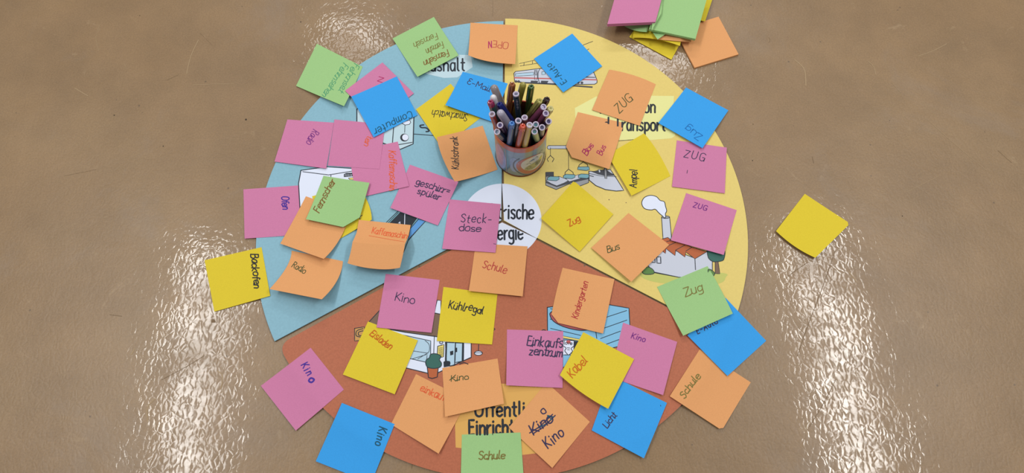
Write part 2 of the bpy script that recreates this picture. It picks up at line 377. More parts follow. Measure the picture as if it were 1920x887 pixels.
fr.fill(c6((285, 530), (500, 500), (730, 515), (725, 900), (280, 900), (265, 640)), m_white, 2).line(c6((300, 541), (515, 568), (720, 535)), 1.6)
fr.line(c6((535, 565), (520, 900)), 1.4).fill(c6((642, 562), (660, 552), (740, 548), (740, 578), (642, 586)), m_black)
for k in range(5): fr.line(c6((655 + 13 * k, 562), (653 + 13 * k, 578)), .8, m_white)
fr.fill(c6((680, 594), (740, 588), (740, 612), (690, 606)), pyl, 1).done()
c4 = K(640, 300, 4.032)
hob = Print('hob_print', bb)
hob.fill(c4((430, 385), (640, 455), (505, 610), (470, 700), (250, 560)), pteal, 1.5).fill(c4((445, 395), (575, 437), (490, 560), (350, 490)), m_black)
hob.fill(c4((585, 445), (637, 462), (505, 604), (520, 520)), pblu, 1.5).line(c4((355, 475), (430, 398)), 1.3).line(c4((372, 478), (442, 402)), 1)
hob.line(c4((480, 408), (478, 490)), 1.3, m_white).line(c4((443, 468), (443, 488)), 1.3, m_white).line(c4((432, 478), (443, 468)), 1, m_white).done()
# ---- yellow board
c3 = K(940, 20, 4.435)
tr_ = Print('train_print', yb)
tr_.line(c3((150, 440), (275, 412)), 1.1).line(c3((155, 460), (310, 436)), 1.1).line(c3((190, 434), (186, 458)), 1).line(c3((260, 420), (258, 444)), 1)
tr_.line(c3((560, 345), (690, 282), (760, 255)), 1.2).line(c3((600, 390), (728, 318)), 1.2)
tr_.fill(c3((100, 590), (400, 604), (760, 630), (758, 642), (400, 615), (180, 604)), pdg)
tr_.fill(c3((105, 520), (118, 506), (310, 482), (460, 470), (640, 478), (740, 500), (768, 512), (796, 578), (795, 600), (775, 612), (640, 614), (400, 606), (180, 596), (110, 586)), pwb, 1.6)
tr_.fill(c3((106, 553), (796, 570), (797, 580), (106, 563)), pred).fill(c3((118, 524), (268, 512), (268, 536), (118, 545)), pgl, 1)
tr_.fill(c3((337, 508), (366, 505), (366, 530), (337, 533)), pgl, 1).line(c3((276, 495), (298, 492), (300, 572), (276, 574), (276, 495)), 1).line(smooth(c3((322, 482), (308, 510), (306, 560), (318, 602))), 1.3)
tr_.ell(c3((288, 518))[0], 1.6, 4.2, pwb, 1).fill(c3((700, 548), (780, 552), (780, 558), (700, 556)), pdg)
for x in (122, 144, 256, 284, 340, 372, 480, 520, 640, 670): tr_.ell(c3((x, 586 + x * .02))[0], 2.6, 2.2, pdg)
for x in (245, 330, 470): tr_.fill(c3((x, 582), (x + 62, 584), (x + 50, 604), (x + 8, 602)), pdg)
tr_.done()
c8 = K(1000, 180, 4.436)
Print('caption_print', yb).fill(c8((345, 100), (520, 5), (760, -5), (1170, 0), (1165, 80), (1180, 330), (1150, 352), (985, 366), (900, 372), (560, 360), (350, 180)), pg)\
    .text('Produktion', (1126, 212), (1228, 211), 24, 3.6).text('und Transport', (1110, 244), (1247, 245), 24, 3.6).done()
har = Print('harbour_print', yb)
har.line(c8((128, 412), (300, 412)), 1.2).line(c8((140, 438), (300, 440)), 1.2).ell(c8((132, 428))[0], 3.6, 3.4, pwb, 1.1).fill(c8((140, 415), (320, 415), (320, 437), (140, 437)), pwb)
har.line(c8((142, 430), (142, 495)), 1).line(c8((142, 495), (115, 525), (125, 545)), 1.3).line(c8((142, 495), (172, 522), (158, 548)), 1.3)
har.line(c8((293, 438), (293, 605)), 1).line(c8((293, 608), (265, 635), (262, 655)), 1.3).line(c8((293, 608), (330, 635), (335, 660)), 1.3)
har.line(c8((320, 425), (415, 425), (415, 548)), 1).line(c8((415, 548), (380, 575), (378, 605)), 1.3).line(c8((415, 548), (450, 570), (455, 605)), 1.3).fill(c8((372, 590), (462, 588), (468, 612), (440, 620), (368, 612)), pteal, 1.1)
har.fill(c8((103, 635), (168, 632), (168, 680), (300, 712), (460, 660), (460, 720), (390, 748), (300, 730), (190, 778), (103, 742)), pgr, 1.2)
har.fill(c8((103, 635), (168, 632), (168, 668), (103, 672)), pdg).fill(c8((103, 702), (210, 668), (300, 700), (195, 755)), pwb, 1).fill(c8((103, 708), (195, 745), (290, 708), (460, 668), (460, 690), (300, 728), (195, 758), (103, 722)), pdg)
har.fill(c8((270, 690), (380, 652), (455, 668), (300, 712)), pwb, .8)
for bx, by in ((118, 672), (250, 655), (375, 652)): har.fill(c8((bx, by + 8), (bx + 22, by - 4), (bx + 96, by), (bx + 96, by + 22), (bx + 70, by + 34), (bx, by + 28)), pteal, 1.1)
har.fill(c8((462, 625), (545, 632), (640, 610), (700, 700), (752, 785), (690, 790), (600, 778), (520, 745), (465, 700)), pwb, 1.5).fill(c8((490, 630), (545, 618), (600, 614), (680, 662), (600, 662), (540, 650)), pdg, 1)
har.line(c8((468, 645), (560, 665), (690, 672)), 1.1).fill(c8((590, 600), (610, 600), (612, 688), (594, 685)), pgr, 1).line(c8((470, 662), (500, 670)), 1.6)
har.fill(c8((540, 612), (555, 612), (560, 634), (545, 636)), pwb, .8).line(c8((600, 560), (610, 605)), 1.4).done()
Print('line_print', yb).line(c8((710, 374), (860, 360)), 1.2).done()
c9 = K(1180, 340, 4.433)
fc = Print('factory_print', yb)
fc.fill(smooth(c9((90, 780), (130, 740), (220, 735), (400, 740), (780, 762), (800, 800), (760, 845), (600, 870), (300, 850), (150, 820), (90, 780))), plawn)
fc.fill(c9((268, 300), (335, 298), (352, 480), (280, 480)), pwb, 1.4).ell(c9((302, 298))[0], 7.5, 2.4, pgr, 1.2)
fc.fill(smooth(c9((290, 302), (275, 288), (245, 262), (215, 232), (180, 238), (125, 225), (103, 180), (125, 135), (175, 117), (225, 128), (255, 158), (290, 170), (300, 205), (310, 245), (300, 270), (302, 298), (290, 302))), m_white, 1.5)
fc.fill(c9((150, 560), (300, 545), (545, 640), (645, 585), (690, 665), (690, 760), (550, 800), (410, 797), (210, 760), (155, 700)), pwb, 1.4)
fc.fill(c9((265, 482), (320, 466), (350, 492), (460, 520), (520, 548), (645, 585), (545, 645), (470, 588), (462, 630), (385, 572), (380, 618), (305, 560), (300, 600), (250, 560)), prf, 1.2)
for a, b_ in ((c9((300, 545))[0], c9((385, 508))[0]), (c9((385, 572))[0], c9((462, 530))[0]), (c9((470, 580))[0], c9((520, 548))[0]), (c9((310, 500))[0], c9((350, 492))[0])): fc.line([a, b_], 1.2)
fc.line(c9((545, 645), (550, 735)), 1.4).fill(c9((228, 628), (260, 628), (262, 682), (230, 680)), pwb, 1.8).fill(c9((188, 650), (212, 628), (214, 676), (186, 672)), pwb, 1.8)
fc.line(c9((210, 755), (410, 797)), 1.4).fill(smooth(c9((108, 755), (118, 728), (150, 712), (190, 728), (208, 758), (185, 772), (130, 772), (108, 755))), pgn, 1.3)
fc.fill(c9((714, 665), (738, 665), (752, 768), (714, 766)), pbr, 1.1).fill(smooth(c9((648, 590), (650, 560), (720, 530), (790, 570), (788, 640), (765, 662), (700, 668), (660, 640), (648, 590))), pdgn, 1.3)
fc.fill(smooth(c9((655, 735), (680, 735), (710, 765), (690, 792), (660, 780), (655, 735))), pgn, 1.2).done()
for sx_, sy_, sr_ in ((1142, 374.5, 1.2), (1174, 380, 1), (1096, 498, 1.8)): Print('stain', yb).ell((sx_, sy_), sr_, sr_ * .8, pbr).done()
# ---- terracotta board
ca = K(640, 500, 3.697)
sh = Print('shop_print', rb)
sh.fill(ca((92, 428), (160, 418), (165, 510), (92, 515)), ptan, 1.4).line(smooth(ca((150, 430), (108, 445), (105, 480), (150, 490))), 1.6).line(smooth(ca((150, 445), (120, 455), (122, 476), (150, 478))), 1.6)
sh.fill(ca((665, 232), (690, 235), (690, 340), (640, 340)), m_white, 1.3).fill(ca((190, 385), (310, 255), (690, 330), (690, 490), (520, 470), (330, 430), (250, 420)), pbr, 1.6)
sh.fill(ca((250, 420), (440, 455), (690, 490), (900, 480), (900, 628), (755, 695), (650, 745), (595, 738), (440, 700), (260, 660)), m_white, 1.6)
sh.line(ca((645, 480), (640, 610)), 1.3).fill(ca((400, 468), (620, 515), (618, 670), (400, 620)), pgl, 1.3).line(smooth(ca((580, 512), (608, 540), (610, 580), (595, 600), (530, 640))), 1).line(ca((490, 640), (595, 608), (590, 660)), 1).line(ca((500, 585), (600, 600)), 1)
sh.fill(ca((668, 552), (712, 540), (708, 625), (664, 632)), pyl, 1.4)
for k in range(7): sh.line(ca((676, 566 + 9 * k), (702, 560 + 9 * k)), .8)
sh.fill(ca((722, 525), (790, 528), (785, 685), (730, 690)), pgl, 1.6).fill(ca((792, 528), (848, 530), (846, 655), (788, 665)), pgl, 1.6).fill(ca((753, 588), (776, 582), (776, 610), (755, 616)), m_black).fill(ca((788, 562), (803, 562), (803, 592), (788, 594)), m_black)
sh.fill(ca((708, 660), (722, 652), (752, 655), (757, 668), (752, 690), (710, 698)), m_black).line(ca((728, 530), (724, 650)), 3).line(ca((843, 530), (840, 650)), 3).line(ca((757, 690), (900, 630)), 1.2)
sh.line(smooth(ca((820, 675), (850, 665), (878, 676))), 1.5).ell(ca((692, 526))[0], 3, 2.4, pwb, 1.2)
sh.fill(ca((596, 700), (672, 700), (664, 765), (630, 775), (604, 768)), prf, 1.5).fill(smooth(ca((585, 670), (590, 645), (610, 632), (620, 608), (655, 604), (690, 620), (680, 645), (694, 670), (686, 695), (645, 706), (600, 698), (585, 670))), pdgn, 1.4).done()
lamp = Print('lamp_print', rb); lamp.line(ca((952, 540), (950, 590)), 1.4).ell(ca((950, 600))[0], 7.5, 4, m_white, 1.3).line(ca((922, 598), (976, 598)), 1.2).done()
Print('sign_print', rb).line(ca((1050, 420), (1066, 434), (1052, 444)), 1.6).done()
cb_ = K(930, 560, 4.032)
th = Print('theatre_print', rb)
th.fill(cb_((388, 66), (480, 55), (760, 30), (1005, 72), (1020, 340), (850, 380), (700, 340), (505, 310), (390, 280)), psky, 1.6)
th.line(smooth(cb_((345, 242), (360, 235), (375, 240))), 1.6)
for a in ((410, 76, 560, 98), (410, 155, 560, 188), (412, 225, 640, 278), (505, 285, 640, 318), (830, 142, 988, 90), (820, 222, 990, 162), (790, 302, 940, 246), (820, 350, 950, 302)): th.line(cb_(a[:2], a[2:]), 1.2)
th.line(cb_((755, 250), (762, 300)), 1.3).fill(smooth(cb_((420, 100), (410, 130), (440, 175), (520, 215), (620, 238), (690, 235), (780, 200), (700, 100), (520, 60), (420, 100))), prose, 1.6)
th.fill(cb_((505, 282), (640, 308), (640, 322), (505, 298)), pyl, .8).fill(cb_((505, 300), (650, 325), (640, 470), (505, 520)), psky, 1.2)
th.fill(cb_((508, 312), (590, 318), (588, 425), (505, 425)), m_white, 1.4).fill(cb_((590, 320), (645, 325), (560, 425), (590, 400)), m_black)
th.ell(cb_((548, 328))[0], 4, 3.4, pred)
for st in layout('love', cb_((514, 345))[0], cb_((575, 350))[0], 6.5): th.line(st, 1.1)
th.line(smooth(cb_((512, 360), (530, 375), (520, 395), (540, 420))), 1.3).line(smooth(cb_((585, 362), (568, 378), (578, 398), (556, 422))), 1.3).line(cb_((538, 372), (558, 374)), 1).line(cb_((540, 386), (556, 387)), 1).done()
cc7 = K(720, 660, 3.907)
Print('caption_print', rb).fill(cc7((600, 250), (860, 232), (1160, 250), (1175, 330), (1195, 700), (1180, 735), (1010, 755), (525, 700), (520, 520)), pb)\
    .text('Öffentliche', (892, 781), (1025, 779.5), 27, 3.9).text('Einrichtungen', (880, 815), (1031, 812.5), 27, 3.9).done()
# ------------------------------------------------------------------ sticky notes
COLS = {'pink': (201, 125, 165), 'yellow': (217, 195, 56), 'green': (154, 195, 133), 'orange': (221, 159, 106), 'blue': (60, 158, 232)}
INK = {'black': (48, 48, 50), 'teal': (28, 84, 110), 'purple': (120, 50, 130), 'violet': (72, 48, 150), 'brown': (150, 92, 40), 'umber': (124, 92, 44), 'red': (176, 58, 60), 'orangered': (220, 96, 56),
       'olive': (122, 112, 56), 'green': (70, 148, 110), 'grey': (84, 84, 76), 'slate': (58, 52, 84), 'crimson': (170, 36, 96), 'bluetint': (24, 104, 176), 'ochre': (196, 104, 24), 'greenish': (74, 82, 48)}
def notemat(c): return mat('note_' + c, COLS[c], .75, .12, .035, 700, .12)
def ink(c): return mat('ink_' + c, INK[c], .6, .2)
built = []                                   # (bvh) of what already lies there, for draping
NG = 20; TH = .00016
def ground(x, y):
    z = None
    for t in built:
        h = t.ray_cast(Vector((x, y, .2)), Vector((0, 0, -1)))
        if h[0] is not None and (z is None or h[0].z > z): z = h[0].z
    if z is not None: return z
    for b in (yb, bb, rb): pass
    return 0.0
for b in (yb, bb, rb):
    me = b.data; built.append(BVHTree.FromPolygons([v.co + Vector(b.location) for v in me.vertices], [tuple(p.vertices) for p in me.polygons]))
built.append(BVHTree.FromPolygons([Vector((-4, -3, 0)), Vector((4, -3, 0)), Vector((4, 5, 0)), Vector((-4, 5, 0))], [(0, 1, 2, 3)]))
GRP = 'handwritten square sticky notes on the pie chart'
def note(col, cor, lift, texts, label, mids=None, cuts=(), extra=None, creases=(), fold=None, group=GRP, name='sticky_note'):
    """cor: four corners in the photograph, lift: millimetres each corner stands above what it lies on"""
    mids = mids or {}
    base = DT + .0003
    cz = [max(0, l) / 1000 for l in lift]
    C = [at(x, y, base + z) for (x, y), z in zip(cor, cz)]
    # edge curves (quadratic through an optional mid point)
    def edge(i, j, key):
        a, b = C[i], C[j]
        if key in mids:
            mz = (cz[i] + cz[j]) / 2 + (mids[key][2] / 1000 if len(mids[key]) > 2 else 0); mpt = at(mids[key][0], mids[key][1], base + mz); q = 2 * mpt - .5 * a - .5 * b
            return lambda t: a * (1 - t) ** 2 + q * 2 * t * (1 - t) + b * t * t
        return lambda t: a.lerp(b, t)
    top, right, bot, left = edge(0, 1, 't'), edge(1, 2, 'r'), edge(3, 2, 'b'), edge(0, 3, 'l')
    sq = [math.sqrt(z) for z in cz]
    V = []
    for j in range(NG + 1):
        for i in range(NG + 1):
            u, v = i / NG, j / NG
            for (cu, cv, s) in cuts:          # a cut-off / folded-under corner: cu,cv in {0,1}, s = size
                du, dv = abs(u - cu), abs(v - cv)
                if du + dv < s:
                    k = s / (du + dv) if du + dv > 1e-6 else 0
                    if k: du, dv = du * k, dv * k
                    else: du = dv = s / 2
                    u, v = abs(cu - du), abs(cv - dv)
            p = top(u) * (1 - v) + bot(u) * v + left(v) * (1 - u) + right(v) * u - (C[0] * (1 - u) * (1 - v) + C[1] * u * (1 - v) + C[2] * u * v + C[3] * (1 - u) * v)
            z = (sq[0] * (1 - u) * (1 - v) + sq[1] * u * (1 - v) + sq[2] * u * v + sq[3] * (1 - u) * v) ** 2
            if mids:
                zl = cz[0] * (1 - u) * (1 - v) + cz[1] * u * (1 - v) + cz[2] * u * v + cz[3] * (1 - u) * v
                z += (p.z - base) - zl
            for (axis, pos, hh) in creases:
                t = abs((u if axis == 'u' else v) - pos); z += hh / 1000 * max(0, 1 - t / .5)
            if fold:                          # creased paper: straight facets between the folds
                for (v0, z0), (v1, z1) in zip(fold, fold[1:]):
                    if v0 <= v <= v1: z = (z0 + (z1 - z0) * (v - v0) / (v1 - v0)) / 1000
                z += .0022 * max(0, 1 - abs(u - .5) / .5) * (v > .4)
            V.append([p.x, p.y, z, u, v])
    # drape over whatever is below
    g = [ground(p[0], p[1]) for p in V]
    n = NG + 1
    Z = [g_ + .00032 for g_ in g]
    for it in range(40):                     # paper is stiff: relax the supported surface, never below the support
        Z2 = Z[:]
        for j in range(n):
            for i in range(n):
                s = c_ = 0
                for di, dj in ((1, 0), (-1, 0), (0, 1), (0, -1)):
                    if 0 <= i + di < n and 0 <= j + dj < n: s += Z[(j + dj) * n + i + di]; c_ += 1
                Z2[j * n + i] = max(g[j * n + i] + .00032, s / c_)
        Z = Z2
    zs = [Z[k] + max(0, V[k][2]) for k in range(len(V))]
    vs = []
    for k, p in enumerate(V):                # keep each point on its own sight line height-corrected
        vs.append(Vector((p[0] * (CH - zs[k]) / (CH - base - max(0, V[k][2])), p[1] * (CH - zs[k]) / (CH - base - max(0, V[k][2])), zs[k])))
    c = sum(vs, Vector()) / len(vs); c.z = 0
    m_ = len(vs); fs = []
    a = vs[1] - vs[0]; b = vs[n] - vs[0]; flip = a.cross(b).z < 0
    quad = [(j * n + i, j * n + i + 1, (j + 1) * n + i + 1, (j + 1) * n + i) for j in range(NG) for i in range(NG)]
    good = [q for q in quad if ((vs[q[2]] - vs[q[0]]).cross(vs[q[3]] - vs[q[1]])).length > 1e-12]
    topf = [tuple(reversed(q)) if flip else q for q in good]
    fs += topf; fs += [tuple(m_ + i for i in reversed(q)) for q in topf]
    rim = [i for i in range(n)] + [j * n + NG for j in range(1, n)] + [NG * n + i for i in range(NG - 1, -1, -1)] + [j * n for j in range(NG - 1, 0, -1)]
    for i in range(len(rim)):
        p, q = rim[i], rim[(i + 1) % len(rim)]
        if (vs[p] - vs[q]).length > 1e-6: fs.append((p, q, m_ + q, m_ + p) if flip else (q, p, m_ + p, m_ + q))
    allv = vs + [v - Vector((0, 0, TH)) for v in vs]
    me_v = [v - c for v in allv]
    o = mesh(name, me_v, fs, None, notemat(col), None, True); o.location = c
    tag(o, label, 'sticky note', group); o.data.set_sharp_from_angle(angle=math.radians(17 if fold else 50))
    bv = BVHTree.FromPolygons(vs, topf); built.append(bv)
    org = Vector((0, 0, CH))
    def project(p):
        h = bv.ray_cast(org, ray(p[0], p[1]))
        if h[0] is None: return None
        nn = h[1] if h[1].z > 0 else -h[1]
        return (h[0] + nn * .00012 - c, nn)
    for t in texts:
        w_, p0, p1, h, ic = t[:5]; o_ = t[5] if len(t) > 5 else {}
        if w_ is None: strokes = p0
        else: strokes = layout(w_, p0, p1, h, o_.get('j', .7), o_.get('s', .12), o_.get('c', False), o_.get('g', 2.6))
        vv, ff = [], []
        for st in strokes: ribbon(vv, ff, st, o_.get('w', 1.5) * .00092, project, 1.5)
        if ff: mesh('handwriting' if w_ else 'pen_stroke', vv, ff, o, ink(ic))
    return o
cu = dict(c=True)
T = lambda w_, p0, p1, h, ic_, **k: (w_, p0, p1, h, ic_, k)
Lstroke = lambda pts, ic_, **k: (None, [pts], None, 0, ic_, k)
# bottom-most first
note('green', [(594, 82), (680, 125), (645, 199), (555, 161)], (1, 0, 7, 1), [T('Fehrnset', (664, 118), (634, 170), 12, 'green', c=1, w=1.1), T('Fehrnsehen', (644, 118), (604, 178), 12, 'green', c=1, w=1.1)], 'green note at the upper left rim with two lines of green writing')
note('pink', [(717, 117), (776, 175), (706, 228), (647, 170)], (2, 1, 0, 1), [T('Z', (707, 152), (717, 155), 9, 'crimson', w=1.2)], 'pink note mostly hidden under the blue note reading Computer')
note('yellow', [(845, 157), (901, 221), (828, 277), (780, 205)], (0, 0, 1, 1), [T('Smartwatch', (878, 215), (812, 206), 14, 'black', c=1, w=1.2)], 'yellow note reading Smartwatch upside down, between two blue notes')
note('blue', [(744, 143), (783, 215.6), (700.6, 257.5), (658.6, 181)], (1, 1, 1, 1), [T('computer', (770, 208), (701, 243), 14, 'teal', w=1.5, g=3.4)], 'blue note reading Computer upside down') if False else None
note('green', [(736, 72), (813.6, 31.7), (860, 103.5), (782.7, 144)], (0, 0, 3, 5), [T('Fernsehn', (839, 94), (794, 115), 12, 'umber', c=1, w=1.5), T('Fernshn', (829, 78), (798, 92), 12, 'olive', c=1, w=1.2), T('Fernseh', (818, 62), (775, 81), 12, 'olive', c=1, w=1.2)], 'green note at the top rim with three lines of brown writing')
note('orange', [(882, 42.5), (970.7, 47.5), (966, 120), (878, 103.4)], (0, 0, 9, 12), [T('OPE', (953, 79), (925, 76), 13, 'red', w=1.1, s=0), T('N', (921.5, 77), (916, 77), 13, 'crimson', w=1.6, s=0)], 'orange note with curled edge reading OPEN upside down, at the top', mids={'b': (916, 115, 1)})
note('blue', [(1073, 62.8), (1129, 124), (1056, 173), (1001, 110)], (0, 1, 2, 1), [T('E-Auto', (1063, 153), (1033, 118), 12, 'teal', w=1.5, g=4)], 'blue note lying over the printed train, reading E-Auto upside down')
note('blue', [(867.7, 134.5), (952, 156.5), (925, 229), (835, 197)], (0, 0, 2, 5), [T('ε-Mail', (876, 157), (918, 172), 11, 'slate', c=1, w=1.3)], 'blue note reading E-Mail, tucked behind the tin of pens')
note('orange', [(819, 257), (905, 235.5), (933, 318), (853, 341)], (5, 0, 0, 9), [T('Kühlschrank', (860.5, 317), (858, 257), 13, 'black', w=1.4, g=3.4)], 'orange note with curled left edge reading Kühlschrank, left of the tin', mids={'l': (830, 296)})
note('pink', [(538.8, 224), (626, 230), (611.6, 316), (514.6, 303)], (0, 0, 2, 1), [T('Radio', (587, 242), (574, 267), 13, 'purple', c=1, w=1.2)], 'pink note reading Radio sideways, at the left rim of the blue board')
note('pink', [(768.5, 308.7), (859.5, 341), (821, 422.8), (731.8, 389.8)], (0, 0, 1, 3), [T('geschirr=', (779, 346), (841, 364), 13, 'slate', c=1, w=1.6), T('spüler', (782, 362), (823, 376), 12, 'slate', c=1, w=1.6)], 'pink note reading Geschirrspüler in dark ink')
note('pink', [(654, 285), (745.7, 265.4), (767, 349), (668, 372)], (0, 0, 1, 1), [T('Kaffemaschin', (730, 283), (731, 357), 13, 'orangered', c=1, w=1.4)], 'pink note reading Kaffemaschine in orange-red running downwards')
note('pink', [(627, 224), (722, 233), (711.5, 317), (614.5, 310.5)], (1, 1, 0, 0), [T('ten', (688, 254), (683, 272), 11, 'orangered', c=1, w=1.3)], 'pink note with only its last letters showing below the blue Computer note')
note('blue', [(744, 143), (783, 215.6), (700.6, 257.5), (658.6, 181)], (0, 1, 1, 2), [T('Computer', (770, 208), (700, 243), 14, 'teal', w=1.5, g=3.4)], 'blue note reading Computer upside down')
note('pink', [(456.4, 355), (559, 347.8), (564, 440), (458.6, 447.5)], (0, 0, 1, 0), [T('Ofen', (528.5, 369), (530, 392), 13, 'violet', c=1, w=1.8)], 'pink note hanging over the left rim, reading Ofen')
note('yellow', [(585, 368), (670, 345), (697, 412), (612, 462)], (0, 0, 4, 0), [T('r', (675, 411), (680, 409), 9, 'slate', w=1.2)], 'yellow note almost fully covered by a green and an orange note', mids={'r': (690, 380)})
note('yellow', [(383.5, 488), (490.4, 463.5), (506.6, 554.8), (401.8, 584.4)], (0, 0, 1, 1), [T('Backofen', (470, 477), (477, 540), 14, 'black', c=1, w=1.9)], 'yellow note reading Backofen, left of the blue board on the floor')
note('orange', [(546.7, 470), (643, 489.7), (603.3, 561.3), (505.3, 542)], (0, 0, 22, 13), [T('Radio', (547, 500), (570, 513), 12, 'greenish', c=1, w=1.2)], 'orange note with lifted lower edge reading Radio in dark ink', mids={'l': (535.5, 500), 'r': (630, 524)})
note('orange', [(573.6, 368), (657, 398), (607, 485.5), (525.4, 456.8)], (0, 0, 8, 4), [], 'blank orange note partly under the green note reading Fernseher', mids={'r': (637, 446)})
note('green', [(606.5, 329.5), (692.8, 342.7), (668, 431), (573.6, 411)], (0, 3, 4, 5), [T('Fernscher', (598, 399), (629, 340), 13, 'umber', c=1, w=1.6)], 'green note with a bent corner reading Fernseher', cuts=((1, 1, .26),))
note('orange', [(673, 412.8), (770, 422), (747, 497), (647.4, 488.5)], (0, 1, 27, 27), [T('Kaffemaschin', (697, 437), (762, 448), 12, 'orangered', c=1, w=1.2), Lstroke([(692, 442), (725, 448), (758, 453.5)], 'orangered', w=1)], 'orange note with fold creases, underlined word Kaffemaschine', mids={'l': (665, 459, -7), 'r': (762, 463, -7), 'b': (700.8, 500)}, fold=((0, 1), (.25, 6), (.5, 19), (1, 15)))
note('yellow', [(690, 602.8), (783.4, 638), (740, 739.4), (642.7, 702.3)], (0, 1, 2, 2), [T('Eisladen', (693, 628), (730, 656), 13, 'ochre', c=1, w=1.6)], 'yellow note reading Eisladen in orange-brown ink')
note('pink', [(723.3, 513.5), (824.5, 525), (809, 624), (706, 614)], (0, 0, 2, 1), [T('Kino', (740, 564), (776, 569), 15, 'slate', w=1.3)], 'pink note reading Kino on the left of the terracotta board, above Eisladen')
note('yellow', [(831.5, 538), (932.7, 551.4), (922.7, 646), (819, 639.3)], (0, 0, 1, 1), [T('Kühlregal', (841, 577), (905, 588), 15, 'black', w=1.6, j=1.2)], 'yellow note reading Kühlregal')
note('orange', [(892, 456), (989, 462), (980, 555.7), (879, 545.6)], (0, 1, 4, 4), [T('Schule', (904, 502), (948, 513), 14, 'red', w=1.3)], 'orange note reading Schule in red, just below the centre circle')
note('pink', [(843, 373.7), (938.8, 382.7), (929, 473.8), (829, 466.5)], (0, 1, 1, 2), [T('Steck-', (864, 417), (920, 419), 16, 'slate', w=1.4, g=3.5), T('dose', (861, 433), (901, 434), 13, 'slate', c=1, w=1.5), Lstroke([(925.5, 457), (930, 458)], 'slate', w=.8)], 'pink note reading Steckdose beside the centre circle')
note('orange', [(1142.5, 130.5), (1229.6, 158), (1199.5, 236), (1110, 206)], (1, 0, 1, 1), [T('ZUG', (1161, 212), (1187, 187), 17, 'greenish', w=1.4, g=3.5)], 'orange note reading ZUG in grey capitals, above the caption text', mids={'t': (1188, 141)})
note('yellow', [(1207.4, 250), (1257, 330), (1184, 367), (1139, 290)], (1, 0, 3, 3), [T('Ampel', (1194, 352), (1195, 319), 13, 'black', w=1.6, j=1.1)], 'yellow note reading Ampel sideways', mids={'b': (1157, 346)} if False else {'t': (1233, 284)})
note('orange', [(1083.4, 210), (1170.6, 230.7), (1142, 317), (1056, 290)], (0, 0, 3, 3), [T('Bus', (1100, 292), (1113, 273), 11, 'crimson', w=1.3), Lstroke([(1094, 279), (1104, 284), (1101, 292)], 'crimson', w=1.1), Lstroke([(1092, 282), (1110, 274)], 'crimson', w=1), T('Bus', (1129, 292), (1136, 275), 11, 'crimson', w=1.3)], 'orange note with Bus struck out and written again in red', cuts=((0, 1, .19),))
note('pink', [(1269, 263), (1362.7, 276.7), (1359, 362.5), (1260, 350)], (0, 1, 1, 1), [T('ZUG', (1282, 294), (1320, 302), 14, 'slate', w=1.3, g=4.5), Lstroke([(1289, 319), (1288, 325)], 'slate', w=.9)], 'pink note reading ZUG in capitals, upper one at the right rim')
note('blue', [(1286.4, 164), (1365.8, 206.8), (1317.2, 277.9), (1234.3, 230.5)], (0, 1, 3, 3), [T('Zug', (1318, 255), (1290, 235), 13, 'bluetint', c=1, w=1.2)], 'blue note at the upper right rim with faint blue writing')
note('pink', [(1286.5, 362), (1381.4, 394), (1357, 478), (1257.8, 450.5)], (0, 0, 4, 3), [T('ZUG', (1299, 388), (1324, 395), 9.5, 'purple', w=1.4, g=4)], 'pink note reading ZUG in small letters beside the printed chimney')
note('yellow', [(1076, 339), (1150, 401.7), (1086.8, 472), (1014, 409.3)], (0, 1, 1, 4), [T('Zug', (1068, 425), (1088, 414), 12, 'ochre', w=1.7)], 'yellow note reading Zug in brown, right of the centre circle')
note('orange', [(1178.5, 399.4), (1254.7, 459), (1183.7, 528.4), (1108.7, 464.6)], (0, 1, 5, 2), [T('Bus', (1140, 474), (1162, 467), 12, 'greenish', c=1, w=1.3)], 'orange note reading Bus in dark ink beside the printed factory')
note('orange', [(1055, 502), (1152, 523.5), (1130.7, 625.4), (1032, 602)], (0, 2, 3, 2), [T('Kindergarten', (1083, 598), (1103, 530), 12, 'red', w=1.3)], 'orange note reading Kindergarten upwards, over the printed blue building', cuts=((0, 1, .15),), mids={'l': (1041, 556)})
note('orange', [(1312, 655), (1407.7, 717), (1353.6, 807), (1255.8, 743)], (0, 0, 3, 2), [T('Schule', (1283, 748), (1314, 706), 13, 'olive', c=1, w=1.5)], 'orange note reading Schule at the lower right, over the board rim', cuts=((1, 1, .05),))
note('blue', [(1360.5, 558.4), (1436.7, 639), (1364, 705), (1288.8, 628.8)], (1, 0, 1, 2), [T('E-Auto', (1308, 626), (1346, 607), 10, 'slate', w=1.4, g=4)], 'blue note at the right rim partly under the green note reading Zug')
note('green', [(1232, 538), (1326.6, 499), (1374, 588), (1281, 629.6)], (0, 0, 4, 4), [T('Zug', (1285, 557), (1318, 544), 16, 'olive', c=1, w=1.4)], 'green note reading Zug at the right', mids={'r': (1349, 537)})
note('blue', [(1146, 704), (1250.6, 755.6), (1207.4, 859.5), (1109.4, 807)], (0, 1, 3, 1), [T('Licht', (1139, 804), (1157, 779), 12, 'slate', c=1, w=1.3), Lstroke([(1238.5, 760), (1239, 761.5)], 'slate', w=.9)], 'blue note reading Licht at the bottom')
note('pink', [(1168.4, 605), (1269.8, 641), (1243.4, 741), (1144, 707)], (0, 1, 3, 0), [T('Kino', (1183, 634), (1208, 642), 11, 'purple', w=1.3, g=4)], 'pink note reading Kino in purple, right half of the terracotta board')
